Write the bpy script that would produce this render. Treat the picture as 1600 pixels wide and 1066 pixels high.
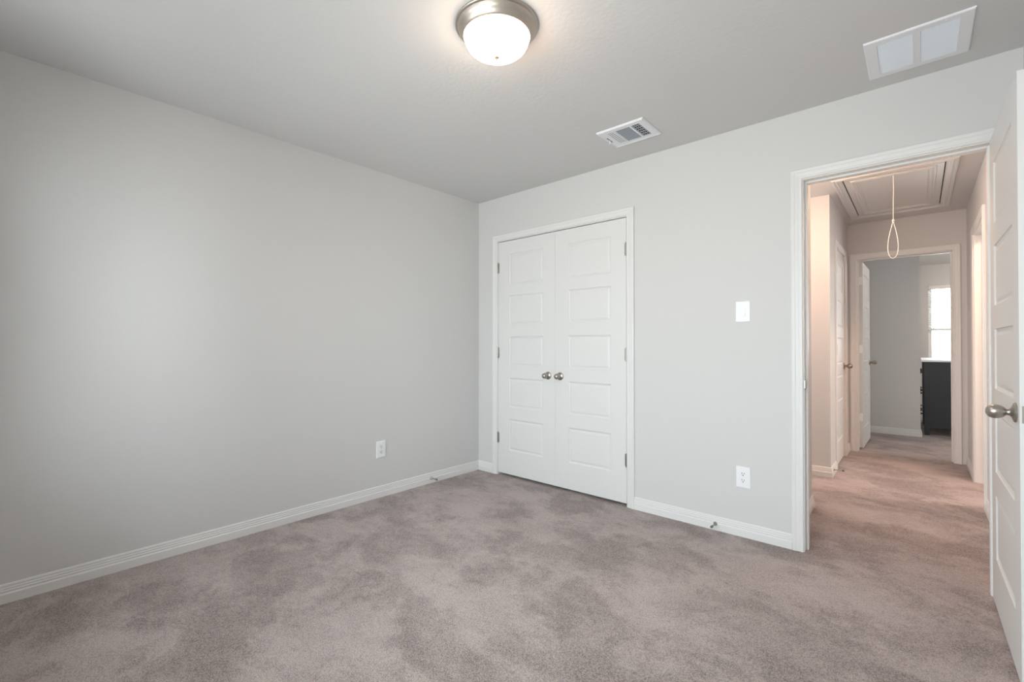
import bpy, bmesh, math, random
from mathutils import Vector, Matrix

for o in list(bpy.data.objects):
    bpy.data.objects.remove(o, do_unlink=True)
S = bpy.context.scene
COL = S.collection
PI = math.pi

# ------------------------------------------------------------------ camera
cam_data = bpy.data.cameras.new('camera')
cam_data.sensor_width = 36.0
cam_data.lens = 16.193
cam_data.clip_start = 0.02
cam = bpy.data.objects.new('camera', cam_data)
COL.objects.link(cam)
right = Vector((0.749652944, 0.661831104, 0.000229))
up = Vector((0.00528986, -0.00633788, 0.99996592))
fwd = Vector((-0.66181, 0.74962619, 0.00825221))
rot = Matrix((right, up, -fwd)).transposed()
cam.matrix_world = Matrix.Translation((3.03184, -2.97201, 1.13958)) @ rot.to_4x4()
S.camera = cam

# ------------------------------------------------------------------ exposure and sampling
S.view_settings.view_transform = 'Standard'
S.view_settings.look = 'None'
S.view_settings.gamma = 1.0
S.view_settings.exposure = 0.0
S.view_settings.use_curve_mapping = False
S.cycles.use_denoising = True
S.cycles.diffuse_bounces = 8
S.cycles.max_bounces = 14
S.cycles.transparent_max_bounces = 16
S.cycles.sample_clamp_indirect = 6.0

# ------------------------------------------------------------------ world: overcast sky over pale ground
SKY = 13.2
w = bpy.data.worlds.new('sky')
S.world = w
w.use_nodes = True
nt = w.node_tree
nt.nodes.clear()
wo = nt.nodes.new('ShaderNodeOutputWorld')
bg = nt.nodes.new('ShaderNodeBackground')
tc = nt.nodes.new('ShaderNodeTexCoord')
sx = nt.nodes.new('ShaderNodeSeparateXYZ')
mr = nt.nodes.new('ShaderNodeMapRange')
mr.inputs['From Min'].default_value = -0.08
mr.inputs['From Max'].default_value = 0.08
mx = nt.nodes.new('ShaderNodeMix')
mx.data_type = 'RGBA'
mx.inputs['A'].default_value = (0.80, 0.81, 0.80, 1)
mx.inputs['B'].default_value = (0.90, 0.965, 1.0, 1)
nt.links.new(tc.outputs['Generated'], sx.inputs[0])
nt.links.new(sx.outputs['Z'], mr.inputs['Value'])
nt.links.new(mr.outputs[0], mx.inputs['Factor'])
nt.links.new(mx.outputs['Result'], bg.inputs['Color'])
bg.inputs['Strength'].default_value = SKY
nt.links.new(bg.outputs[0], wo.inputs['Surface'])


def portal(name, loc, target, sx_, sz_):
    """a Cycles light portal in a window opening: guides sampling, adds no light"""
    d = bpy.data.lights.new(name, 'AREA')
    d.shape = 'RECTANGLE'
    d.size, d.size_y = sx_, sz_
    d.cycles.is_portal = True
    o = bpy.data.objects.new(name, d)
    o.location = loc
    o.rotation_euler = (Vector(target) - Vector(loc)).to_track_quat('-Z', 'Y').to_euler()
    COL.objects.link(o)


REAR_Y = -3.45
RW = (1.60, 2.95, 0.55, 2.12)            # rear window: x0 x1 z0 z1
RW_FILL = (0.50, 1.22, 0.55, 2.12)           # unseen narrower rear window, added to fill light on the left wall
QW_FILL = (1.60, 2.25, 0.60, 2.10)            # unseen window added to the side room as hall fill, in its right wall: y0 y1 z0 z1
KW_FILL = (0.95, 1.45, 0.85, 1.95)            # unseen fill window added at the end of the side corridor: y0 y1 z0 z1
FW = (3.15, 4.05, 0.75, 2.10)            # far bedroom window
SW_FILL = (3.70, 4.15, 0.75, 2.10)            # unseen fill window added to the far bedroom, in its right wall: y0 y1 z0 z1
portal('window_light', ((RW[0] + RW[1]) / 2, REAR_Y - 0.13, (RW[2] + RW[3]) / 2), ((RW[0] + RW[1]) / 2, 5, (RW[2] + RW[3]) / 2), RW[1] - RW[0], RW[3] - RW[2])
portal('window_light', ((RW_FILL[0] + RW_FILL[1]) / 2, REAR_Y - 0.13, (RW_FILL[2] + RW_FILL[3]) / 2), ((RW_FILL[0] + RW_FILL[1]) / 2, 5, (RW_FILL[2] + RW_FILL[3]) / 2), RW_FILL[1] - RW_FILL[0], RW_FILL[3] - RW_FILL[2])
portal('window_light', (0.56, (KW_FILL[0] + KW_FILL[1]) / 2, (KW_FILL[2] + KW_FILL[3]) / 2), (5, (KW_FILL[0] + KW_FILL[1]) / 2, (KW_FILL[2] + KW_FILL[3]) / 2), KW_FILL[1] - KW_FILL[0], KW_FILL[3] - KW_FILL[2])
portal('window_light', (5.14, (QW_FILL[0] + QW_FILL[1]) / 2, (QW_FILL[2] + QW_FILL[3]) / 2), (0, (QW_FILL[0] + QW_FILL[1]) / 2, (QW_FILL[2] + QW_FILL[3]) / 2), QW_FILL[1] - QW_FILL[0], QW_FILL[3] - QW_FILL[2])
portal('window_light', ((FW[0] + FW[1]) / 2, 7.25, (FW[2] + FW[3]) / 2), ((FW[0] + FW[1]) / 2, 0, (FW[2] + FW[3]) / 2), FW[1] - FW[0], FW[3] - FW[2])
portal('window_light', (5.44, (SW_FILL[0] + SW_FILL[1]) / 2, (SW_FILL[2] + SW_FILL[3]) / 2), (0, (SW_FILL[0] + SW_FILL[1]) / 2, (SW_FILL[2] + SW_FILL[3]) / 2), SW_FILL[1] - SW_FILL[0], SW_FILL[3] - SW_FILL[2])

BED_LAMP = 30.0
SIDE_FILL = 135.0  # unseen lamp added beside the hall to warm and brighten it
HALL_FILL = 38.0  # hidden lamp added to brighten the hall and the carpet at the doorway
CORRIDOR_LAMP = 82.0


# ------------------------------------------------------------------ materials
def mat(name, color, rough=0.5, metal=0.0, spec=0.5):
    m = bpy.data.materials.new(name)
    m.use_nodes = True
    b = m.node_tree.nodes['Principled BSDF']
    b.inputs['Base Color'].default_value = (*color, 1)
    b.inputs['Roughness'].default_value = rough
    b.inputs['Metallic'].default_value = metal
    b.inputs['Specular IOR Level'].default_value = spec
    return m


def add_bump(m, scale, strength, dist=0.002, detail=3.0):
    t = m.node_tree
    b = t.nodes['Principled BSDF']
    c = t.nodes.new('ShaderNodeTexCoord')
    n = t.nodes.new('ShaderNodeTexNoise')
    n.inputs['Scale'].default_value = scale
    n.inputs['Detail'].default_value = detail
    k = t.nodes.new('ShaderNodeBump')
    k.inputs['Strength'].default_value = strength
    k.inputs['Distance'].default_value = dist
    t.links.new(c.outputs['Object'], n.inputs['Vector'])
    t.links.new(n.outputs['Fac'], k.inputs['Height'])
    t.links.new(k.outputs['Normal'], b.inputs['Normal'])
    return m


M_WALL = add_bump(mat('wall_paint', (0.642, 0.640, 0.637), 0.62, 0, 0.3), 90, 0.12, 0.0015)
M_CEIL = add_bump(mat('ceiling_paint', (0.642, 0.640, 0.637), 0.7, 0, 0.25), 55, 0.35, 0.0025, 4)
M_TRIM = add_bump(mat('white_trim_paint', (0.745, 0.745, 0.74), 0.38, 0, 0.45), 40, 0.05, 0.001)
M_DOOR = add_bump(mat('white_door_paint', (0.725, 0.725, 0.72), 0.42, 0, 0.45), 160, 0.06, 0.0008)
M_NICKEL = mat('brushed_nickel', (0.43, 0.40, 0.365), 0.33, 1.0)
M_BRONZE = mat('aged_nickel', (0.40, 0.35, 0.29), 0.30, 1.0)
M_PAN = mat('satin_nickel_pan', (0.50, 0.45, 0.40), 0.42, 1.0)
M_PLASTIC = mat('white_plastic', (0.84, 0.85, 0.88), 0.35, 0, 0.5)
M_VENT = mat('white_vent_enamel', (0.80, 0.81, 0.84), 0.38, 0, 0.5)
M_SLAT_DAYLIT = mat('daylit_slat_enamel', (0.80, 0.84, 0.90), 0.4, 0, 0.5)  # bluish daylight on the grille slats put into their colour
M_BLADE = mat('grey_blue_blade_enamel', (0.36, 0.395, 0.44), 0.4, 0, 0.5)
M_DARK = mat('dark_void', (0.02, 0.02, 0.022), 0.8)
M_DUCT = mat('duct_metal', (0.10, 0.105, 0.115), 0.6)
M_RUBBER = mat('grey_rubber', (0.16, 0.165, 0.17), 0.7)
M_SLOT = mat('slot_black', (0.02, 0.02, 0.02), 0.6)
M_CORD = mat('white_cord', (0.93, 0.91, 0.87), 0.8)
M_NAVY = add_bump(mat('navy_black_paint', (0.022, 0.026, 0.033), 0.42, 0, 0.5), 30, 0.05)
M_HINGE_GLARE = mat('hinge_glare_white', (0.92, 0.92, 0.93), 0.35, 0.0, 0.8)  # glare on the far hinges put into a near-white, non-metal colour
M_VINYL = mat('white_vinyl', (0.82, 0.82, 0.82), 0.4)
M_SLATS = mat('white_blind_slats', (0.86, 0.86, 0.84), 0.5)
M_HATCH = add_bump(mat('hatch_paint', (0.642, 0.640, 0.637), 0.32, 0, 0.5), 40, 0.05, 0.001)


def make_glass():
    m = bpy.data.materials.new('window_glass')
    m.use_nodes = True
    t = m.node_tree
    t.nodes.clear()
    o = t.nodes.new('ShaderNodeOutputMaterial')
    tr = t.nodes.new('ShaderNodeBsdfTransparent')
    tr.inputs['Color'].default_value = (0.95, 0.97, 0.97, 1)
    gl = t.nodes.new('ShaderNodeBsdfGlossy')
    gl.inputs['Roughness'].default_value = 0.02
    fr = t.nodes.new('ShaderNodeFresnel')
    fr.inputs['IOR'].default_value = 1.35
    mi = t.nodes.new('ShaderNodeMixShader')
    t.links.new(fr.outputs[0], mi.inputs[0])
    t.links.new(tr.outputs[0], mi.inputs[1])
    t.links.new(gl.outputs[0], mi.inputs[2])
    t.links.new(mi.outputs[0], o.inputs['Surface'])
    return m


M_GLASS = make_glass()


def emit(name, color, strength):
    m = bpy.data.materials.new(name)
    m.use_nodes = True
    b = m.node_tree.nodes['Principled BSDF']
    b.inputs['Base Color'].default_value = (0.9, 0.88, 0.84, 1)
    b.inputs['Roughness'].default_value = 0.3
    b.inputs['Emission Color'].default_value = (*color, 1)
    b.inputs['Emission Strength'].default_value = strength
    return m


M_BULB = emit('lit_frosted_glass', (1.0, 0.75, 0.56), BED_LAMP)
M_FILL_SIDE = emit('fill_glass_side', (1.0, 0.61, 0.40), SIDE_FILL)
M_FILL_HALL = emit('fill_glass_hall', (1.0, 0.69, 0.49), HALL_FILL)
M_BULB_COR = emit('lit_frosted_glass_corridor', (1.0, 0.66, 0.48), CORRIDOR_LAMP)
M_FILL_FAR = emit('fill_glass_far', (1.0, 0.86, 0.74), 170.0)  # unseen lamp added to brighten the far bedroom back wall and ceiling
M_FINIAL = mat('tan_finial', (0.20, 0.15, 0.11), 0.5, 0.3)


def make_carpet():
    m = bpy.data.materials.new('cut_pile_carpet')
    m.use_nodes = True
    t = m.node_tree
    b = t.nodes['Principled BSDF']
    b.inputs['Roughness'].default_value = 0.95
    b.inputs['Specular IOR Level'].default_value = 0.1
    b.inputs['Sheen Weight'].default_value = 0.15
    N, L = t.nodes.new, t.links.new
    tc = N('ShaderNodeTexCoord')

    def noise(scale, detail, rough=0.5, dist=0.0, sc=(1, 1, 1), rz=0.0, off=(0, 0, 0)):
        mp = N('ShaderNodeMapping')
        mp.inputs['Scale'].default_value = sc
        mp.inputs['Rotation'].default_value = (0, 0, rz)
        mp.inputs['Location'].default_value = off
        n = N('ShaderNodeTexNoise')
        n.inputs['Scale'].default_value = scale
        n.inputs['Detail'].default_value = detail
        n.inputs['Roughness'].default_value = rough
        n.inputs['Distortion'].default_value = dist
        L(tc.outputs['Object'], mp.inputs['Vector'])
        L(mp.outputs[0], n.inputs['Vector'])
        return n.outputs['Fac']

    def ramp(fac, a, c):
        r = N('ShaderNodeMapRange')
        r.interpolation_type = 'SMOOTHSTEP'
        r.inputs['From Min'].default_value = a
        r.inputs['From Max'].default_value = c
        L(fac, r.inputs['Value'])
        return r.outputs[0]

    def math_(op, a, c):
        n = N('ShaderNodeMath')
        n.operation = op
        for i, v in enumerate((a, c)):
            if isinstance(v, (int, float)):
                n.inputs[i].default_value = v
            else:
                L(v, n.inputs[i])
        return n.outputs[0]

    # pile brushed in different directions: soft patches that stay put, with a tufted grain
    patch = ramp(noise(1.9, 8, 0.68, 0.3, (1.0, 1.35, 1), 0.6, (8.3, 6.6, 0)), 0.43, 0.57)
    streak = ramp(noise(2.6, 7, 0.66, 0.2, (1.0, 1.45, 1), -0.85, (3, 1, 0)), 0.44, 0.58)
    blot = ramp(noise(2.4, 7, 0.72, 0.2, (1, 1, 1), 0, (7, 2, 0)), 0.60, 0.70)
    fibre = noise(430, 2, 0.6)
    vo = N('ShaderNodeTexVoronoi')
    vo.inputs['Scale'].default_value = 250
    L(tc.outputs['Object'], vo.inputs['Vector'])
    rnd = N('ShaderNodeSeparateColor')
    L(vo.outputs['Color'], rnd.inputs[0])
    pit = math_('SUBTRACT', 1.0, ramp(vo.outputs['Distance'], 0.25, 0.75))
    tuft = math_('ADD', math_('MULTIPLY', rnd.outputs[0], 0.55), math_('MULTIPLY', pit, 0.45))
    f = math_('ADD', math_('MULTIPLY', patch, 0.29), math_('MULTIPLY', streak, 0.15))
    f = math_('SUBTRACT', f, math_('MULTIPLY', blot, 0.20))
    f = math_('ADD', f, math_('MULTIPLY', math_('SUBTRACT', fibre, 0.5), 0.9))
    f = math_('ADD', f, math_('MULTIPLY', math_('SUBTRACT', tuft, 0.5), 0.75))
    f = math_('ADD', f, 0.355)
    cr = N('ShaderNodeValToRGB')
    cr.color_ramp.elements[0].color = (0.165, 0.130, 0.122, 1)
    cr.color_ramp.elements[1].color = (0.575, 0.495, 0.478, 1)
    e = cr.color_ramp.elements.new(0.5)
    e.color = (0.392, 0.325, 0.311, 1)
    L(f, cr.inputs[0])
    L(cr.outputs[0], b.inputs['Base Color'])
    h = math_('ADD', math_('MULTIPLY', fibre, 0.6), math_('MULTIPLY', tuft, 0.6))
    k = N('ShaderNodeBump')
    k.inputs['Strength'].default_value = 0.7
    k.inputs['Distance'].default_value = 0.006
    L(h, k.inputs['Height'])
    L(k.outputs['Normal'], b.inputs['Normal'])
    return m


M_CARPET = make_carpet()


# ------------------------------------------------------------------ mesh helpers
def finish(name, bm, m, parent=None, smooth=False, loc=None, rot=None):
    bmesh.ops.recalc_face_normals(bm, faces=bm.faces)
    me = bpy.data.meshes.new(name)
    bm.to_mesh(me)
    bm.free()
    if smooth:
        for p in me.polygons:
            p.use_smooth = True
        me.set_sharp_from_angle(angle=math.radians(40))
    mats = m if isinstance(m, (list, tuple)) else [m]
    for q in mats:
        me.materials.append(q)
    o = bpy.data.objects.new(name, me)
    COL.objects.link(o)
    if parent:
        o.parent = parent
    if loc:
        o.location = loc
    if rot:
        o.rotation_euler = rot
    return o


def box(bm, x0, x1, y0, y1, z0, z1, bevel=0.0):
    v = [bm.verts.new(c) for c in ((x0, y0, z0), (x1, y0, z0), (x1, y1, z0), (x0, y1, z0), (x0, y0, z1), (x1, y0, z1), (x1, y1, z1), (x0, y1, z1))]
    fs = [bm.faces.new([v[i] for i in q]) for q in ((0, 3, 2, 1), (4, 5, 6, 7), (0, 1, 5, 4), (1, 2, 6, 5), (2, 3, 7, 6), (3, 0, 4, 7))]
    if bevel:
        es = {e for f in fs for e in f.edges}
        bmesh.ops.bevel(bm, geom=list(es), offset=bevel, segments=2, profile=0.6, affect='EDGES')
    return v


def boxes(lst, bevel=0.0):
    bm = bmesh.new()
    for b in lst:
        box(bm, *b, bevel=bevel)
    return bm


def lathe(bm, prof, seg=40, axis='Z', at=(0, 0, 0), sign=1):
    """prof: list of (radius, height); revolved about axis through at"""
    rings = []
    ax = 'XYZ'.index(axis)
    o1, o2 = [(1, 2), (2, 0), (0, 1)][ax]
    for r, h in prof:
        ring = []
        for i in range(1 if r < 1e-6 else seg):
            a = 2 * PI * i / seg
            c = [0, 0, 0]
            c[ax] = sign * h
            c[o1] = r * math.cos(a)
            c[o2] = r * math.sin(a)
            ring.append(bm.verts.new(Vector(c) + Vector(at)))
        rings.append(ring)
    for a, b in zip(rings, rings[1:]):
        n = max(len(a), len(b))
        if len(a) == 1 and len(b) == 1:
            continue
        for i in range(n):
            j = (i + 1) % n
            if len(a) == 1:
                bm.faces.new((a[0], b[i], b[j]))
            elif len(b) == 1:
                bm.faces.new((a[i], b[0], a[j]))
            else:
                bm.faces.new((a[i], b[i], b[j], a[j]))
    return rings


def tube(bm, pts, r, seg=8, closed=False):
    pts = [Vector(p) for p in pts]
    rings = []
    n = len(pts)
    for i, p in enumerate(pts):
        if closed:
            d = pts[(i + 1) % n] - pts[i - 1]
        else:
            d = pts[min(i + 1, n - 1)] - pts[max(i - 1, 0)]
        d.normalize()
        ref = Vector((0, 0, 1)) if abs(d.z) < 0.9 else Vector((0, 1, 0))
        a = d.cross(ref).normalized()
        b = d.cross(a).normalized()
        rings.append([bm.verts.new(p + r * (math.cos(t) * a + math.sin(t) * b)) for t in (2 * PI * k / seg for k in range(seg))])
    pairs = list(zip(rings, rings[1:]))
    if closed:
        pairs.append((rings[-1], rings[0]))
    for a, b in pairs:
        # keep the rings aligned
        for i in range(seg):
            j = (i + 1) % seg
            bm.faces.new((a[i], b[i], b[j], a[j]))
    if not closed:
        bm.faces.new(rings[0])
        bm.faces.new(rings[-1][::-1])


def tag(o, label, cat, group=None, kind=None):
    o['label'] = label
    o['category'] = cat
    if group:
        o['group'] = group
    if kind:
        o['kind'] = kind
    return o


def struct(name, bm, m, label, cat, parent=None):
    o = finish(name, bm, m, parent)
    return tag(o, label, cat, kind='structure')


def empty(name, loc, rz=0.0):
    o = bpy.data.objects.new(name, None)
    o.location = loc
    o.rotation_euler = (0, 0, rz)
    o.empty_display_size = 0.1
    COL.objects.link(o)
    return o


def kids(o):
    return [c for c in bpy.data.objects if c.parent == o]


def copy_tree(o, parent=None):
    c = o.copy()
    COL.objects.link(c)
    if parent:
        c.parent = parent
    for k in kids(o):
        copy_tree(k, c)
    return c


# ------------------------------------------------------------------ room shell
H = 2.44
T = 0.12
RX = 3.38            # right wall of the room and of the hall
HX = 2.46            # left wall of the hall
HE = 3.18            # end wall of the hall
FB = 4.66            # closet bump in the far bedroom
FY = 7.11            # far bedroom window wall
FX = 5.3
struct('floor', boxes([(-T, 5.5, REAR_Y - T, FY + T, -0.1, 0.0)]), M_CARPET, 'grey-taupe cut pile carpet with brushed marks through room and hall', 'floor')
struct('ceiling', boxes([(-T, 5.5, REAR_Y - T, FY + T, H, H + 0.1)]), M_CEIL, 'pale grey textured ceiling above the bedroom and hall', 'ceiling')


def wall_x(name, y0, y1, x0, x1, holes, label):
    """a wall along x between y0 and y1 with rectangular holes (hx0,hx1,hz0,hz1)"""
    bm = bmesh.new()
    c = x0
    for a, b, z0, z1 in sorted(holes):
        box(bm, c, a, y0, y1, 0, H)
        if z0 > 0:
            box(bm, a, b, y0, y1, 0, z0)
        box(bm, a, b, y0, y1, z1, H)
        c = b
    box(bm, c, x1, y0, y1, 0, H)
    return struct(name, bm, M_WALL, label, 'wall')


def wall_y(name, x0, x1, y0, y1, holes, label):
    bm = bmesh.new()
    c = y0
    for a, b, z0, z1 in sorted(holes):
        box(bm, x0, x1, c, a, 0, H)
        if z0 > 0:
            box(bm, x0, x1, a, b, 0, z0)
        box(bm, x0, x1, a, b, z1, H)
        c = b
    box(bm, x0, x1, c, y1, 0, H)
    return struct(name, bm, M_WALL, label, 'wall')


CL = (0.247, 1.487, 2.047)         # closet clear opening x0 x1 ztop
DW = (2.558, 3.282, 2.052)         # doorway clear opening
J = 0.02                           # jamb board thickness
wall_y('wall_left', -T, 0, REAR_Y - T, 0.84, [], 'long blank pale grey wall along the left of the room')
wall_x('wall_back', 0, T, 0, RX, [(CL[0] - J, CL[1] + J, 0, CL[2] + J), (DW[0] - J, DW[1] + J, 0, DW[2] + J)], 'pale grey wall holding the closet and the doorway')
SO = (1.625, 2.43, 2.05)           # side opening in the right hall wall y0 y1 ztop
wall_y('wall_right', RX, RX + T, REAR_Y - T, HE, [(SO[0] - J, SO[1] + J, 0, SO[2] + J)], 'grey wall on the right of room and hall')
wall_x('wall_rear', REAR_Y - T, REAR_Y, 0, RX, [RW, RW_FILL], 'grey wall behind the camera with a daylight window and an added fill window')
struct('wall_closet', boxes([(0.0, 1.95, 0.72, 0.84, 0, H), (1.83, 1.95, T, 0.72, 0, H)]), M_WALL, 'closet inner wall behind the double doors', 'wall')
# hall
struct('wall_hall_near', boxes([(HX - T + 0.005, HX + 0.005, T, 0.85, 0, H)]), M_WALL, 'short hall wall just beyond the bedroom doorway', 'wall')
struct('wall_corridor_near', boxes([(0.7, HX - T + 0.005, 0.73, 0.85, 0, H)]), M_WALL, 'near wall of the side corridor', 'wall')
wall_y('wall_corridor_end', 0.58, 0.7, 0.73, 1.94, [KW_FILL], 'end wall of the side corridor')
struct('wall_corridor_far', boxes([(0.7, HX - T, 1.82, 1.94, 0, H)]), M_WALL, 'warm-lit wall of the side corridor facing the bedroom', 'wall')
LD = (2.185, 2.845, 2.045)         # closed door in left hall wall, clear y0 y1 ztop
wall_y('wall_hall_left', HX - T, HX, 1.82, HE, [(LD[0] - J, LD[1] + J, 0, LD[2] + J)], 'left wall of the hall holding a closed narrow door')
ED = (2.537, 3.278, 2.052)         # hall end doorway
wall_x('wall_hall_end', HE, HE + T, 0.78, FX, [(ED[0] - J, ED[1] + J, 0, ED[2] + J)], 'end wall of the hall with doorway to the far bedroom')
struct('wall_linen_closet', boxes([(1.6, 1.72, 1.94, HE, 0, H)]), M_WALL, 'inner wall behind the narrow hall door', 'wall')
# side room to the right of the hall
struct('wall_side_near', boxes([(RX + T, 5.0, 0.9, 1.02, 0, H)]), M_WALL, 'near wall of the room right of the hall', 'wall')
wall_y('wall_side_right', 5.0, 5.12, 0.9, HE, [QW_FILL], 'wall of the room right of the hall with an added fill window')
# far bedroom
struct('wall_far_left', boxes([(HX - T, HX, HE + T, FB, 0, H)]), M_WALL, 'wall behind the open door of the far bedroom', 'wall')
struct('wall_far_partition', boxes([(0.9, 3.045, FB, FB + T, 0, H)]), M_WALL, 'shaded grey wall seen through the far doorway', 'wall')
struct('wall_far_end', boxes([(0.78, 0.9, FB, FY + T, 0, H)]), M_WALL, 'left end wall of the far bedroom', 'wall')
wall_x('wall_far_back', FY, FY + T, 0.9, FX, [FW], 'far bedroom wall holding the bright window')
wall_y('wall_far_right', FX, FX + T, HE, FY + T, [SW_FILL], 'right wall of the far bedroom')

# ------------------------------------------------------------------ trim: casings, jambs, baseboards
CAS = [(0.005, 0), (0.005, .0095), (.008, .012), (.016, .012), (.018, .0110), (.021, .0110), (.025, .0122), (.037, .0135), (.039, .0128), (.042, .0150), (.053, .0165), (.058, .0145), (.061, .011), (.061, 0)]


def casing(name, plane, val, side, a0, a1, zt, label, parent=None):
    """U-shaped mitred casing round an opening; plane 'y' = wall facing +-y (side), opening a0..a1 along the other axis"""
    bm = bmesh.new()
    cols = []
    for p, d in CAS:
        row = [(a0 - p, 0.0), (a0 - p, zt + p), (a1 + p, zt + p), (a1 + p, 0.0)]
        vs = []
        for a, z in row:
            c = (a, val + side * d, z) if plane == 'y' else (val + side * d, a, z)
            vs.append(bm.verts.new(c))
        cols.append(vs)
    for u, v in zip(cols, cols[1:]):
        for i in range(3):
            bm.faces.new((u[i], u[i + 1], v[i + 1], v[i]))
    o = finish(name, bm, M_TRIM, parent)
    if not parent:
        tag(o, label, 'door trim', kind='structure')
    return o


def jamb(name, plane, v0, v1, a0, a1, zt, stop, parent):
    """three jamb boards lining an opening (wall from v0 to v1) plus a stop strip at (s0,s1)"""
    L = [(a0 - J, a0, 0, zt + J), (a1, a1 + J, 0, zt + J), (a0, a1, zt, zt + J)]
    bm = bmesh.new()

    def bb(x0, x1, z0, z1, w0, w1):
        if plane == 'y':
            box(bm, x0, x1, w0, w1, z0, z1, 0.0012)
        else:
            box(bm, w0, w1, x0, x1, z0, z1, 0.0012)
    for x0, x1, z0, z1 in L:
        bb(x0, x1, z0, z1, v0 - 0.001, v1 + 0.001)
    o = finish('jamb', bm, M_TRIM, parent)
    if stop:
        bm = bmesh.new()
        s = 0.011
        for x0, x1, z0, z1 in ((a0, a0 + s, 0, zt), (a1 - s, a1, 0, zt), (a0 + s, a1 - s, zt - s, zt)):
            if plane == 'y':
                box(bm, x0, x1, stop[0], stop[1], z0, z1, 0.002)
            else:
                box(bm, stop[0], stop[1], x0, x1, z0, z1, 0.002)
        finish('stop_strip', bm, M_TRIM, parent)
    return o


def doorcase(name, label, plane, v0, v1, a0, a1, zt, stop, sides=(-1, 1)):
    """casing on the visible side carries jamb, stop strip and the other side's casing"""
    root = empty(name, (0, 0, 0))
    tag(root, label, 'door trim', kind='structure')
    if -1 in sides:
        casing('casing', plane, v0, -1, a0, a1, zt, None, root)
    if 1 in sides:
        casing('casing', plane, v1, 1, a0, a1, zt, None, root)
    jamb(name, plane, v0, v1, a0, a1, zt, stop, root)
    return root


tc1 = doorcase('trim_1', 'white casing round the double closet doors', 'y', 0, T, *CL, None, (-1,))
tc2 = doorcase('trim_2', 'white casing round the open bedroom doorway', 'y', 0, T, *DW, (0.040, 0.075))
tc3 = doorcase('trim_3', 'white casing round the doorway at the hall end', 'y', HE, HE + T, *ED, (HE + 0.045, HE + 0.08))
tc4 = doorcase('trim_4', 'white casing round the narrow closed hall door', 'x', HX - T, HX, *LD, (HX - 0.08, HX - 0.045), (1,))
tc5 = doorcase('trim_5', 'white casing round the opening in the right hall wall', 'x', RX, RX + T, *SO, (RX + 0.05, RX + 0.085), (-1,))
# latch strike plate on the bedroom doorway jamb: plate bent round the jamb edge
bm = bmesh.new()
box(bm, DW[0], DW[0] + 0.0016, 0.004, 0.034, 0.892, 0.950, 0.0006)
box(bm, DW[0] - 0.0005, DW[0] + 0.006, -0.0035, 0.006, 0.898, 0.944, 0.0015)
finish('strike_plate', bm, M_NICKEL, tc2)['label'] = 'nickel latch strike plate'

BASE = [(0, 0), (.0145, 0), (.0145, .040), (.0105, .046), (.0115, .050), (.0115, .055), (.0088, .058), (.0098, .061), (.0098, .066), (.0068, .069), (.0078, .072), (.0070, .079), (.0035, .083), (0, .083)]


def baseboard(name, runs, label):
    """runs: list of (start, end, normal) wall-line segments; profile extruded, ends mitred by (m0, m1)"""
    bm = bmesh.new()
    for (sx_, sy_), (ex, ey), (nx, ny), (m0, m1) in runs:
        d = Vector((ex - sx_, ey - sy_)).normalized()
        ring0, ring1 = [], []
        for t, z in BASE:
            ring0.append(bm.verts.new((sx_ + nx * t + d.x * t * m0, sy_ + ny * t + d.y * t * m0, z)))
            ring1.append(bm.verts.new((ex + nx * t + d.x * t * m1, ey + ny * t + d.y * t * m1, z)))
        n = len(BASE)
        for i in range(n):
            j = (i + 1) % n
            bm.faces.new((ring0[i], ring0[j], ring1[j], ring1[i]))
        bm.faces.new(ring0)
        bm.faces.new(ring1[::-1])
    return struct(name, bm, M_TRIM, label, 'baseboard')


k = 0.061
baseboard('baseboard_left', [((0, REAR_Y), (0, 0), (1, 0), (0, -1))], 'white moulded baseboard along the left wall')
baseboard('baseboard_back', [((0, 0), (CL[0] - k, 0), (0, -1), (1, 0)), ((CL[1] + k, 0), (DW[0] - k, 0), (0, -1), (0, 0))], 'white moulded baseboard along the wall with the closet')
baseboard('baseboard_hall_near', [((HX + .005, T), (HX + .005, 0.85), (1, 0), (0, 1)), ((HX + .005, 0.85), (0.7, 0.85), (0, 1), (-1, 0))], 'white baseboard just inside the hall at the doorway')
baseboard('baseboard_hall_corner', [((0.7, 1.82), (HX, 1.82), (0, -1), (0, 1)), ((HX, 1.82), (HX, LD[0] - k), (1, 0), (-1, 0))], 'white baseboard wrapping the hall corner')
baseboard('baseboard_hall_left', [((HX, LD[1] + k), (HX, HE), (1, 0), (0, -1)), ((HX, HE), (ED[0] - k, HE), (0, -1), (1, 0))], 'short white baseboard between the two hall doors')
baseboard('baseboard_hall_right', [((RX, T), (RX, SO[0] - k), (-1, 0), (0, 0)), ((RX, SO[1] + k), (RX, HE), (-1, 0), (0, 0))], 'white baseboard along the right hall wall')
baseboard('baseboard_far', [((HX, FB), (3.045, FB), (0, -1), (0, 1)), ((3.045, FB), (3.045, FB + T), (1, 0), (-1, 0))], 'white baseboard under the shaded far wall')
baseboard('baseboard_right', [((RX, REAR_Y), (RX, -0.0), (-1, 0), (0, 0))], 'white baseboard along the right wall')


# ------------------------------------------------------------------ panel doors
PZ = [(0.211, 0.480), (0.583, 0.832), (0.937, 1.194), (1.288, 1.547), (1.638, 1.905)]
PZ = [(0.205, 0.478), (0.579, 0.833), (0.934, 1.190), (1.289, 1.546), (1.640, 1.905)]


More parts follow.
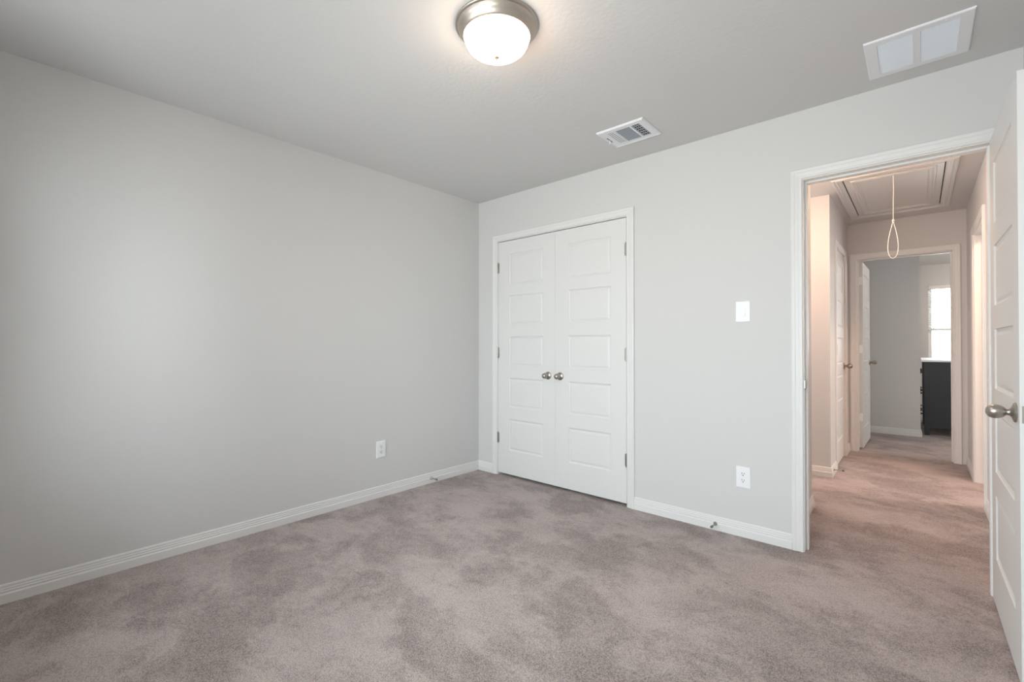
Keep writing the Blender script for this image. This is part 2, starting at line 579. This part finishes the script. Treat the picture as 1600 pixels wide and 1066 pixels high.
def leaf_bm(W, HT, TH, stile):
    """five-panel door leaf, x 0..W, y 0..TH, z 0..HT, moulded on both faces"""
    bm = bmesh.new()
    xs = [0, stile, W - stile, W]
    zs = [0]
    for a, b in PZ:
        zs += [a, b]
    zs.append(HT)
    prof = [(0, 0), (.003, .0045), (.010, .0075), (.014, .0085), (.017, .0070), (.026, .0040), (.030, .0034)]
    for y, s in ((0, 1), (TH, -1)):
        g = [[bm.verts.new((x, y, z)) for z in zs] for x in xs]
        for i in range(3):
            for j in range(len(zs) - 1):
                q = (g[i][j], g[i + 1][j], g[i + 1][j + 1], g[i][j + 1])
                if i == 1 and j % 2 == 1:
                    ring = list(q)
                    x0, x1, z0, z1 = xs[1], xs[2], zs[j], zs[j + 1]
                    for p, d in prof[1:]:
                        nr = [bm.verts.new(c) for c in ((x0 + p, y + s * d, z0 + p), (x1 - p, y + s * d, z0 + p), (x1 - p, y + s * d, z1 - p), (x0 + p, y + s * d, z1 - p))]
                        for a in range(4):
                            b = (a + 1) % 4
                            bm.faces.new((ring[a], ring[b], nr[b], nr[a]))
                        ring = nr
                    bm.faces.new(ring)
                else:
                    bm.faces.new(q)
    box(bm, 0, W, 0, TH, 0, HT)      # edges
    # remove the two big cap faces of the edge box (front/back) so that only the rim is kept
    for f in list(bm.faces):
        c = f.calc_center_median()
        if len(f.verts) == 4 and f.calc_area() > 0.9 * W * HT and (abs(c.y) < 1e-6 or abs(c.y - TH) < 1e-6):
            bm.faces.remove(f)
    bmesh.ops.remove_doubles(bm, verts=bm.verts, dist=1e-5)
    return bm


KNOB_ROSE = [(0, 0), (.0335, 0), (.0340, .003), (.0320, .006), (.0270, .0085), (.0180, .0115), (.0125, .0150), (.0108, .0190), (.0108, .0240)]
KNOB_EGG = [(.0108, .0235), (.0125, .0250), (.0165, .0285), (.0210, .0350), (.0238, .0430), (.0245, .0500), (.0234, .0575), (.0200, .0650), (.0145, .0705), (.0075, .0735), (0, .0742)]


def knob(parent, loc, axis, sign, m, scale=1.0):
    bm = bmesh.new()
    lathe(bm, [(r * scale, h * scale) for r, h in KNOB_EGG], 32, axis, (0, 0, 0), sign)
    o = finish('knob', bm, m, parent, True, loc)
    bm = bmesh.new()
    lathe(bm, [(r * scale, h * scale) for r, h in KNOB_ROSE], 32, axis, (0, 0, 0), sign)
    finish('rose', bm, m, o, True)
    return o


def hinge(parent, loc, m, plate=None):
    """knuckle barrel with ball tips; optional leaf plate box in the same frame"""
    bm = bmesh.new()
    hh = 0.089
    for i in range(5):
        z0 = -hh / 2 + i * hh / 5
        lathe(bm, [(0, z0 + .0004), (.0058, z0 + .0004), (.0058, z0 + hh / 5 - .0004), (0, z0 + hh / 5 - .0004)], 14)
    for s in (-1, 1):
        lathe(bm, [(.0045, s * hh / 2), (.0040, s * (hh / 2 + .004)), (0, s * (hh / 2 + .005))], 14)
    if plate:
        box(bm, *plate, 0.0008)
    return finish('hinge', bm, m, parent, True, loc)


HZ = (0.33, 1.075, 1.82)
# closet doors (front face flush with the wall)
root = struct('door_1', leaf_bm(0.6168, 2.02, 0.035, 0.122), M_DOOR, 'left leaf of the white five-panel double closet doors', 'door')
root.location = (0.2495, 0.001, 0.021)
for z in HZ:
    hinge(root, (-0.002, -0.0075, z - 0.021 - 0.003), M_NICKEL, (0.0, 0.012, 0.003, 0.006, -0.043, 0.043))
knob(root, (0.545, 0.0, 0.871), 'Y', -1, M_NICKEL, 0.92)
bm = boxes([(0.515, 0.565, 0.004, 0.028, 2.0195, 2.0255)])
finish('ball_catch', bm, M_RUBBER, root)
root = struct('door_2', leaf_bm(0.6168, 2.02, 0.035, 0.122), M_DOOR, 'right leaf of the white five-panel double closet doors', 'door')
root.location = (0.8677, 0.001, 0.021)
for z in HZ:
    hinge(root, (0.6183, -0.0075, z - 0.021 - 0.003), M_NICKEL, (-0.012, 0.0, 0.003, 0.006, -0.043, 0.043))
knob(root, (0.046, 0.0, 0.871), 'Y', -1, M_NICKEL, 0.92)
bm = boxes([(0.045, 0.095, 0.004, 0.028, 2.0195, 2.0255)])
finish('ball_catch', bm, M_RUBBER, root)

# bedroom door, open at a right angle along the right wall; leaf x runs from hinge to latch
root = struct('door_3', leaf_bm(0.718, 2.028, 0.035, 0.118), M_DOOR, 'open white five-panel bedroom door cut by the right edge of view', 'door')
root.location = (3.2745, -0.0125, 0.018)
root.rotation_euler = (0, 0, -PI / 2 + math.radians(0.4))
# after this turn local +x points to -y (away from the hinge) and local y=0 faces -x (into the room)
knob(root, (0.655, 0.0, 0.892), 'Y', -1, M_NICKEL)
knob(root, (0.655, 0.035, 0.892), 'Y', 1, M_NICKEL, 0.75)
bm = boxes([(0.7175, 0.7192, 0.0045, 0.0305, 0.864, 0.921)], 0.0006)
bm2 = bm
box(bm2, 0.719, 0.727, 0.011, 0.024, 0.882, 0.903, 0.002)
finish('latch_plate', bm2, M_NICKEL, root)['label'] = 'nickel latch plate on the door edge'
for z in HZ:
    hinge(root, (-0.003, 0.041, z), M_NICKEL, (-0.0015, 0.0015, -0.034, -0.006, -0.043, 0.043))

# narrow closed hall door
root = struct('door_4', leaf_bm(LD[1] - LD[0] - 0.006, 2.02, 0.035, 0.112), M_DOOR, 'closed narrow white hall door seen nearly edge-on', 'door')
root.location = (HX - 0.001, LD[0] + 0.003, 0.02)
root.rotation_euler = (0, 0, PI / 2)
# local x -> +y, local y -> -x : face y=0 looks to +x (the hall)
for z in HZ:
    hinge(root, (0.0, -0.0075, z), M_BRONZE, (0.0, 0.012, 0.003, 0.006, -0.043, 0.043))
knob(root, (0.594, 0.0, 0.905), 'Y', -1, M_BRONZE)

# far bedroom door, opened into the far room against its left wall
root = struct('door_5', leaf_bm(0.735, 2.025, 0.035, 0.12), M_DOOR, 'white door standing open into the far bedroom', 'door')
root.location = (ED[0] + 0.040, HE + T + 0.022, 0.02)
root.rotation_euler = (0, 0, PI / 2 - math.radians(1.0))
knob(root, (0.665, 0.0, 0.912), 'Y', -1, M_BRONZE)
knob(root, (0.665, 0.035, 0.912), 'Y', 1, M_BRONZE, 0.8)
for z in HZ:
    bm = bmesh.new()
    box(bm, -0.0025, 0.0, 0.003, 0.033, z - 0.044, z + 0.044, 0.001)
    for dy, dz in ((0.010, 0.03), (0.024, 0.0), (0.010, -0.03)):
        lathe(bm, [(0, 0), (.0035, 0), (.0035, .0015), (0, .0018)], 10, 'X', (-0.0025, dy, z + dz), -1)
    lathe(bm, [(0, -0.044), (.0058, -0.044), (.0058, 0.044), (0, 0.044)], 12, 'Z', (-0.004, 0.039, z))
    o = finish('hinge', bm, M_HINGE_GLARE, root)
    o['label'] = 'steel hinge leaf with its glare put into the colour'


# ------------------------------------------------------------------ flush ceiling lights
def ceiling_light(loc, m_bulb, label):
    r = empty('ceiling_light', loc)
    tag(r, label, 'ceiling light')
    bm = bmesh.new()
    lathe(bm, [(0, 0), (.166, 0), (.1685, -.003), (.1685, -.008), (.166, -.011), (.160, -.013), (.157, -.022), (.152, -.031), (.149, -.033), (.144, -.042), (.1385, -.050), (.135, -.051), (.132, -.049), (.129, -.045)], 72)
    finish('pan', bm, M_PAN, r, True)
    bm = bmesh.new()
    prof = [(.1300, -.044)]
    for i in range(13):
        a = i / 12 * PI / 2
        prof.append((.1310 * math.cos(a) ** 0.8 if i < 12 else 0, -.054 - .068 * math.sin(a)))
    lathe(bm, prof, 64)
    finish('glass_shade', bm, m_bulb, r, True)
    bm = bmesh.new()
    lathe(bm, [(0, -.122), (.0085, -.1265), (.0095, -.131), (.0085, -.134), (.005, -.1365), (.0045, -.139), (.003, -.142), (0, -.143)], 20)
    finish('finial', bm, M_FINIAL, r, True)
    return r


ceiling_light((1.751, -1.615, H), M_BULB, 'lit flush ceiling light with frosted dome and nickel rim in the bedroom')
ceiling_light((2.262, 1.03, H), M_BULB_COR, 'warm lit flush ceiling light in the side corridor past the doorway')
ceiling_light((4.3, 5.9, H), M_FILL_FAR, 'added unseen fill light of the far bedroom, built as a flush ceiling light')
ceiling_light((2.92, 0.40, H), M_FILL_HALL, 'added warm fill light of the hall, hidden just beyond the doorway header')
ceiling_light((3.95, 1.80, H), M_FILL_SIDE, 'added warm fill light, unseen in the room right of the hall')


# ------------------------------------------------------------------ ceiling supply register
def rect_frame(bm, x0, x1, y0, y1, hx0, hx1, hy0, hy1, zt, zb, bev):
    """bevelled plate hanging from zt to zb with one rectangular hole"""
    def ring(ax0, ax1, ay0, ay1, z):
        return [bm.verts.new(c) for c in ((ax0, ay0, z), (ax1, ay0, z), (ax1, ay1, z), (ax0, ay1, z))]
    rs = [ring(x0, x1, y0, y1, zt), ring(x0, x1, y0, y1, zb + bev), ring(x0 + bev, x1 - bev, y0 + bev, y1 - bev, zb), ring(hx0, hx1, hy0, hy1, zb), ring(hx0, hx1, hy0, hy1, zt)]
    for a, b in zip(rs, rs[1:]):
        for i in range(4):
            j = (i + 1) % 4
            bm.faces.new((a[i], a[j], b[j], b[i]))


def tilted_blade(bm, along, c, a0, a1, z, wdt, th, ang):
    """thin blade running along 'x' or 'y' from a0 to a1, centred at c on the other axis, tilted by ang"""
    hw, ht = wdt / 2, th / 2
    pts = []
    for u, v in ((-hw, -ht), (hw, -ht), (hw, ht), (-hw, ht)):
        pts.append((c + u * math.cos(ang) - v * math.sin(ang), z + u * math.sin(ang) + v * math.cos(ang)))
    r = []
    for a in (a0, a1):
        r.append([bm.verts.new((a, p, q) if along == 'x' else (p, a, q)) for p, q in pts])
    for i in range(4):
        j = (i + 1) % 4
        bm.faces.new((r[0][i], r[0][j], r[1][j], r[1][i]))
    bm.faces.new(r[0])
    bm.faces.new(r[1][::-1])


reg = empty('air_register', (1.705, -0.389, H))
tag(reg, 'small white ceiling air register with three louver sections', 'air vent')
x0, x1, y0, y1 = -0.152, 0.152, -0.129, 0.129
sec = [(-0.104, -0.052), (-0.044, 0.047), (0.058, 0.110)]
hy = (-0.088, 0.088)
bm = bmesh.new()
# face plate built as bars around the three openings
zb = -0.009
cuts = [x0 + .008]
for a, b in sec:
    cuts += [a, b]
cuts.append(x1 - .008)
for i in range(0, len(cuts), 2):
    box(bm, cuts[i], cuts[i + 1], hy[0], hy[1], zb, 0)
box(bm, x0 + .008, x1 - .008, y0 + .008, hy[0], zb, 0)
box(bm, x0 + .008, x1 - .008, hy[1], y1 - .008, zb, 0)
rect_frame(bm, x0, x1, y0, y1, x0 + .012, x1 - .012, y0 + .012, y1 - .012, 0, zb - 0.002, 0.006)
finish('face_plate', bm, M_VENT, reg)
bm = boxes([(-0.13, 0.13, -0.11, 0.11, -0.0035, -0.0002)])
finish('duct_opening', bm, M_DARK, reg)
bm = bmesh.new()
n = 11
for i in range(n):
    tilted_blade(bm, 'x', hy[0] + (i + 0.5) * (hy[1] - hy[0]) / n, sec[1][0], sec[1][1], -0.0066, 0.0066, 0.0008, math.radians(-34))
finish('louver_center', bm, M_BLADE, reg)['label'] = 'bluish grey fine louver blades'
bm = bmesh.new()
for i in range(4):
    tilted_blade(bm, 'y', sec[0][0] + (i + 0.5) * (sec[0][1] - sec[0][0]) / 4 - 0.001, hy[0], hy[1], -0.0080, 0.0092, 0.0008, 0.0)
finish('louver_outer', bm, M_VENT, reg)
bm = bmesh.new()
for i in range(4):
    tilted_blade(bm, 'y', sec[2][0] + (i + 0.5) * (sec[2][1] - sec[2][0]) / 4, hy[0], hy[1], -0.0070, 0.0050, 0.0009, math.radians(-15))
for i in range(6):
    tilted_blade(bm, 'x', hy[0] + (i + 0.5) * (hy[1] - hy[0]) / 6 + 0.008, sec[2][0], sec[2][1], -0.0062, 0.0070, 0.0009, math.radians(-20))
finish('louver_grid', bm, M_BLADE, reg)
bm = bmesh.new()
box(bm, -0.129, -0.125, -0.040, 0.030, -0.0115, -0.0095)
finish('lever_slot', bm, M_SLOT, reg)
bm = bmesh.new()
tube(bm, [(-0.127, -0.004, -0.010), (-0.128, 0.0, -0.022), (-0.134, 0.004, -0.030)], 0.0035, 8)
finish('lever', bm, M_VENT, reg, True)

# ------------------------------------------------------------------ ceiling return-air grille
gr = empty('return_air_grille', (3.032, -0.306, H))
tag(gr, 'large white ceiling return grille with two slatted panels near the door', 'air vent')
gx, gy = 0.174, 0.176
bm = bmesh.new()
rect_frame(bm, -gx, gx, -gy, gy, -gx + .043, gx - .043, -gy + .036, gy - .036, 0, -0.008, 0.004)
box(bm, -0.0125, 0.0125, -gy + .036, gy - .036, -0.008, -0.001)
finish('frame', bm, M_VENT, gr)
bm = bmesh.new()
n = 22
ys = -gy + .036
ye = gy - .036
for s0, s1 in ((-gx + .043, -0.0125), (0.0125, gx - .043)):
    for i in range(n):
        tilted_blade(bm, 'x', ys + (i + 0.5) * (ye - ys) / n, s0, s1, -0.0050, 0.0056, 0.0007, math.radians(-52))
finish('slats', bm, M_SLAT_DAYLIT, gr)
bm = boxes([(-gx + .03, gx - .03, -gy + .03, gy - .03, -0.0010, -0.0002)])
finish('duct_opening', bm, M_DUCT, gr)
for sxx in (-0.09, 0.09):
    bm = bmesh.new()
    lathe(bm, [(0, -.008), (.005, -.008), (.0045, -.0095), (0, -.0105)], 12, 'Z', (sxx, -gy + 0.018, 0))
    finish('screw', bm, M_VENT, gr)


# ------------------------------------------------------------------ wall plates
def rounded_plate(bm, w_, h_, d, bev):
    """plate in the xz plane, back at y=0, front at y=-d"""
    r0 = [(-w_ / 2, 0, -h_ / 2), (w_ / 2, 0, -h_ / 2), (w_ / 2, 0, h_ / 2), (-w_ / 2, 0, h_ / 2)]
    box(bm, -w_ / 2, w_ / 2, -d, 0, -h_ / 2, h_ / 2)
    es = [e for e in bm.edges if abs(e.verts[0].co.y + d) < 1e-6 and abs(e.verts[1].co.y + d) < 1e-6]
    bmesh.ops.bevel(bm, geom=es, offset=bev, segments=3, profile=0.6, affect='EDGES')


def outlet(loc, rz, label):
    r = empty('wall_outlet', loc, rz)
    tag(r, label, 'outlet', 'duplex outlets')
    bm = bmesh.new()
    rounded_plate(bm, 0.078, 0.124, 0.006, 0.004)
    finish('cover_plate', bm, M_PLASTIC, r)
    for s in (-1, 1):
        zc = s * 0.0195
        bm = bmesh.new()
        pts = []
        for i in range(32):
            a = 2 * PI * i / 32
            pts.append((0.0172 * math.cos(a), max(-0.0142, min(0.0142, 0.0172 * math.sin(a)))))
        f0 = [bm.verts.new((x, -0.0055, zc + z)) for x, z in pts]
        f1 = [bm.verts.new((x, -0.0074, zc + z)) for x, z in pts]
        f2 = [bm.verts.new((x * 0.95, -0.0078, zc + z * 0.95)) for x, z in pts]
        for a, b in ((f0, f1), (f1, f2)):
            for i in range(32):
                j = (i + 1) % 32
                bm.faces.new((a[i], a[j], b[j], b[i]))
        bm.faces.new(f2)
        so = finish('socket', bm, M_PLASTIC, r)
        bm = boxes([(-0.0078, -0.0050, -0.0082, -0.0075, zc - 0.001, zc + 0.0085), (0.0050, 0.0078, -0.0082, -0.0075, zc, zc + 0.0078)])
        lathe(bm, [(0, 0.0075), (.0032, 0.0075), (.0032, 0.0082), (0, 0.0082)], 14, 'Y', (0, 0, zc - 0.0075), -1)
        finish('slots', bm, M_SLOT, so)
    bm = bmesh.new()
    lathe(bm, [(0, .0058), (.0032, .0058), (.0028, .0068), (0, .0072)], 12, 'Y', (0, 0, 0), -1)
    finish('screw', bm, M_PLASTIC, r)
    return r


outlet((2.2455, 0, 0.352), 0, 'white duplex outlet low on the wall below the light switch')
outlet((0, -1.026, 0.356), PI / 2, 'white duplex outlet low on the long blank left wall')
sw = empty('light_switch', (2.247, 0, 1.338))
tag(sw, 'white rocker light switch between closet and doorway', 'light switch')
bm = bmesh.new()
rounded_plate(bm, 0.079, 0.122, 0.006, 0.004)
finish('cover_plate', bm, M_PLASTIC, sw)
bm = bmesh.new()
rect_frame2 = [(-0.0175, 0.0175, -0.0345, 0.0345)]
box(bm, -0.0178, 0.0178, -0.0066, -0.005, -0.0348, 0.0348, 0.0005)
o_bezel = finish('bezel', bm, M_PLASTIC, sw)
bm = bmesh.new()
v = [bm.verts.new(c) for c in ((-0.0155, -0.006, -0.0320), (0.0155, -0.006, -0.0320), (0.0155, -0.006, 0.0320), (-0.0155, -0.006, 0.0320), (-0.0155, -0.0118, -0.0318), (0.0155, -0.0118, -0.0318), (0.0155, -0.0088, 0.0), (-0.0155, -0.0088, 0.0), (0.0155, -0.0076, 0.0318), (-0.0155, -0.0076, 0.0318))]
for q in ((4, 5, 6, 7), (7, 6, 8, 9), (0, 1, 5, 4), (2, 3, 9, 8), (1, 2, 8, 6, 5), (3, 0, 4, 7, 9), (0, 3, 2, 1)):
    bm.faces.new([v[i] for i in q])
finish('rocker', bm, M_PLASTIC, sw)
for z in (-0.048, 0.048):
    bm = bmesh.new()
    lathe(bm, [(0, .0058), (.0032, .0058), (.0028, .0068), (0, .0072)], 12, 'Y', (0, 0, z), -1)
    finish('screw', bm, M_PLASTIC, sw)


# ------------------------------------------------------------------ door stops on the baseboards
def door_stop(loc, rz, label, first=[None]):
    """local +x points out of the wall"""
    if first[0] is None:
        r = empty('door_stop', loc, rz)
        first[0] = r
        bm = bmesh.new()
        lathe(bm, [(0, 0), (.0115, 0), (.0115, .002), (.009, .006), (.0055, .010), (0, .010)], 24, 'X')
        finish('base', bm, M_NICKEL, r, True)
        bm = bmesh.new()
        lathe(bm, [(0, .008), (.0042, .008), (.0042, .060), (0, .060)], 16, 'X')
        finish('rod', bm, M_NICKEL, r, True)
        bm = bmesh.new()
        lathe(bm, [(0, .058), (.0068, .058), (.0076, .061), (.0076, .070), (.0062, .074), (0, .0755)], 20, 'X')
        finish('rubber_tip', bm, M_RUBBER, r, True)['label'] = 'dark grey rubber tip'
    else:
        r = copy_tree(first[0])
        r.location = loc
        r.rotation_euler = (0, 0, rz)
    tag(r, label, 'door stop', 'baseboard door stops')
    return r


door_stop((0.0144, -0.558, 0.040), 0, 'nickel door stop on the left wall baseboard near the corner')
door_stop((2.088, -0.0144, 0.040), -PI / 2, 'nickel door stop on baseboard below the outlet and switch')
door_stop((HX + 0.0144, 1.885, 0.058), 0, 'thin door stop at the hall corner baseboard')

# ------------------------------------------------------------------ attic hatch in the hall ceiling
ht = empty('attic_hatch', (2.885, 2.14, H))
tag(ht, 'moulded attic hatch in the hall ceiling with a looped pull cord', 'attic hatch')
ox, oy0, oy1 = 0.368, -0.735, 0.735     # frame outer half sizes
ix, iy0, iy1 = 0.300, -0.655, 0.645


def moulding_ring(bm, x0, x1, y0, y1, prof):
    """mitred rectangular moulding: prof of (inset from outer edge, drop)"""
    rs = []
    for p, d in prof:
        rs.append([bm.verts.new(c) for c in ((x0 + p, y0 + p, -d), (x1 - p, y0 + p, -d), (x1 - p, y1 - p, -d), (x0 + p, y1 - p, -d))])
    for a, b in zip(rs, rs[1:]):
        for i in range(4):
            j = (i + 1) % 4
            bm.faces.new((a[i], a[j], b[j], b[i]))


bm = bmesh.new()
moulding_ring(bm, -ox, ox, oy0, oy1, [(0, 0), (0, .012), (.006, .017), (.018, .017), (.021, .014), (.026, .014), (.030, .017), (.040, .0165), (.043, .013), (.056, .012), (.064, .010), (.067, .009), (.067, 0)])
finish('frame', bm, M_HATCH, ht)
bm = bmesh.new()
box(bm, -ix + .006, ix - .006, iy0 + .009, iy1 - .006, -0.005, -0.0008)
pan = finish('panel', bm, M_HATCH, ht)
bm = bmesh.new()
moulding_ring(bm, -ix + .045, ix - .045, iy0 + .05, iy1 - .05, [(0, .005), (0, .010), (.004, .013), (.012, .013), (.015, .010), (.020, .010), (.023, .013), (.032, .013), (.035, .009), (.042, .009), (.046, .011), (.050, .008), (.050, .005)])
finish('moulding', bm, M_HATCH, pan)
bm = bmesh.new()
box(bm, -ix - .001, ix + .001, iy0, iy1 + .001, -0.0007, -0.0002)
finish('gap', bm, M_DARK, ht)
cx_, cy_ = 0.009, 1.56 - 2.14
bm = bmesh.new()
tube(bm, [(cx_, cy_, -0.003), (cx_ + 0.001, cy_, -0.12), (cx_ - 0.001, cy_, -0.24), (cx_ - 0.002, cy_, -0.357)], 0.0022, 8)
loop = []
zt, zb_ = -0.357, -0.643
for i in range(40):
    t = i / 40 * 2 * PI
    zz = (1 - math.cos(t)) / 2
    wv = math.sin(t) * (zz ** 0.62) * 0.041
    loop.append((cx_ - 0.002 + wv - 0.003 * zz, cy_ + 0.010 * math.sin(t), zt + (zb_ - zt) * zz))
tube(bm, loop, 0.0022, 8, True)
cord = finish('pull_cord', bm, M_CORD, ht, True)
bm = bmesh.new()
bmesh.ops.create_uvsphere(bm, u_segments=14, v_segments=10, radius=0.0085, matrix=Matrix.Translation((cx_ - 0.002, cy_, -0.357)))
finish('knot', bm, M_CORD, cord, True)

# ------------------------------------------------------------------ dresser in the far bedroom
dr = empty('dresser', (3.062, 4.86, 0))
tag(dr, 'dark navy dresser with white top seen through the far doorway', 'dresser')
DWD, DL, DHT = 0.46, 1.35, 0.95          # depth along x, length along y, height
bm = bmesh.new()
box(bm, 0.022, DWD, 0.0, DL, 0.10, 0.925, 0.002)
box(bm, 0.018, DWD, 0.004, DL - .004, 0.30, 0.31)
dbody = finish('body', bm, M_NAVY, dr)
for yy in (-0.006, DL - 0.03):
    for xx in (0.018, DWD - 0.046):
        finish('leg', boxes([(xx, xx + 0.048, yy, yy + 0.036, 0.0, 0.9245)], 0.002), M_NAVY, dr)
bm = bmesh.new()
box(bm, -0.010, DWD + 0.01, -0.022, DL + 0.02, 0.925, 0.950, 0.004)
finish('top', bm, M_PLASTIC, dr)['label'] = 'white top slab'
for i in range(3):
    z0 = 0.13 + i * 0.265
    for q in range(2):
        bm = bmesh.new()
        box(bm, 0.004, 0.022, 0.045 + q * 0.635, 0.665 + q * 0.635, z0, z0 + 0.25, 0.003)
        d = finish('drawer', bm, M_NAVY, dr)
        for yk in (0.12, 0.54):
            bm = bmesh.new()
            lathe(bm, [(0, 0), (.007, 0), (.006, .008), (.014, .016), (.016, .021), (.012, .026), (0, .028)], 18, 'X', (0.004, yk + q * 0.635, z0 + 0.125), -1)
            finish('knob', bm, M_SLOT, d, True)


# ------------------------------------------------------------------ windows
def window(name, label, x0, x1, z0, z1, yin, yout, rz=0.0):
    """single-hung window set in a wall hole; yin is the room face, yout the outer face"""
    s = 1 if yout > yin else -1
    r = empty(name, ((x0 + x1) / 2, yin, z0)) if not rz else empty(name, (yin, (x0 + x1) / 2, z0), rz)
    tag(r, label, 'window', kind='structure')
    w_, h_ = x1 - x0, z1 - z0
    ya, yb = sorted((s * 0.065, s * 0.115))
    fr = 0.045
    bm = boxes([(-w_ / 2, -w_ / 2 + fr, ya, yb, 0, h_), (w_ / 2 - fr, w_ / 2, ya, yb, 0, h_), (-w_ / 2 + fr, w_ / 2 - fr, ya, yb, 0, fr), (-w_ / 2 + fr, w_ / 2 - fr, ya, yb, h_ - fr, h_), (-w_ / 2 + fr, w_ / 2 - fr, ya + .01, yb - .01, h_ * 0.46, h_ * 0.46 + 0.04)], 0.002)
    finish('window_frame', bm, M_VINYL, r)
    yc = (ya + yb) / 2
    bm = boxes([(-w_ / 2 + fr, w_ / 2 - fr, yc - .002, yc + .002, fr, h_ * 0.46), (-w_ / 2 + fr, w_ / 2 - fr, yc - .002, yc + .002, h_ * 0.46 + 0.04, h_ - fr)])
    finish('pane', bm, M_GLASS, r)
    ys_, ye_ = sorted((-s * 0.02, s * 0.064))
    bm = boxes([(-w_ / 2 + .001, w_ / 2 - .001, ys_, ye_, 0.0, 0.018)], 0.003)
    finish('sill', bm, M_TRIM, r)
    return r


window('window_1', 'bright white window of the far bedroom above the dresser', *FW, FY, FY + T)
window('window_2', 'daylight window behind the camera', *RW, REAR_Y, REAR_Y - T)
window('fill_window_3', 'added unseen fill window in the side wall of the far bedroom', *SW_FILL, FX, FX + T, -PI / 2)
window('fill_window_4', 'added narrower fill window behind the camera', *RW_FILL, REAR_Y, REAR_Y - T)
window('fill_window_6', 'added unseen fill window at the end of the side corridor', *KW_FILL, 0.7, 0.58, PI / 2)
window('fill_window_5', 'added unseen fill window of the room right of the hall', *QW_FILL, 5.0, 5.12, -PI / 2)
# blind half lowered in the far window
bl = empty('window_blind', ((FW[0] + FW[1]) / 2, FY + 0.03, FW[3]))
tag(bl, 'white slatted blind half lowered in the far bedroom window', 'window blind')
hw = (FW[1] - FW[0]) / 2 - 0.004
bm = boxes([(-hw, hw, -0.028, 0.026, -0.062, -0.001)], 0.002)
finish('headrail', bm, M_SLATS, bl)
bm = bmesh.new()
for i in range(17):
    tilted_blade(bm, 'x', 0.0, -hw, hw, -0.085 - i * 0.036, 0.046, 0.0024, math.radians(14))
finish('slats', bm, M_SLATS, bl)
bm = boxes([(-hw, hw, -0.020, 0.022, -0.715, -0.698)], 0.002)
finish('bottom_rail', bm, M_SLATS, bl)
bm = bmesh.new()
tube(bm, [(-hw + 0.06, -0.032, -0.05), (-hw + 0.06, -0.034, -0.40), (-hw + 0.061, -0.034, -0.66)], 0.0015, 6)
lathe(bm, [(0, -0.655), (.004, -0.66), (.008, -0.69), (.007, -0.70), (0, -0.702)], 12, 'Z', (-hw + 0.061, -0.034, 0))
finish('pull_cord', bm, M_CORD, bl, True)
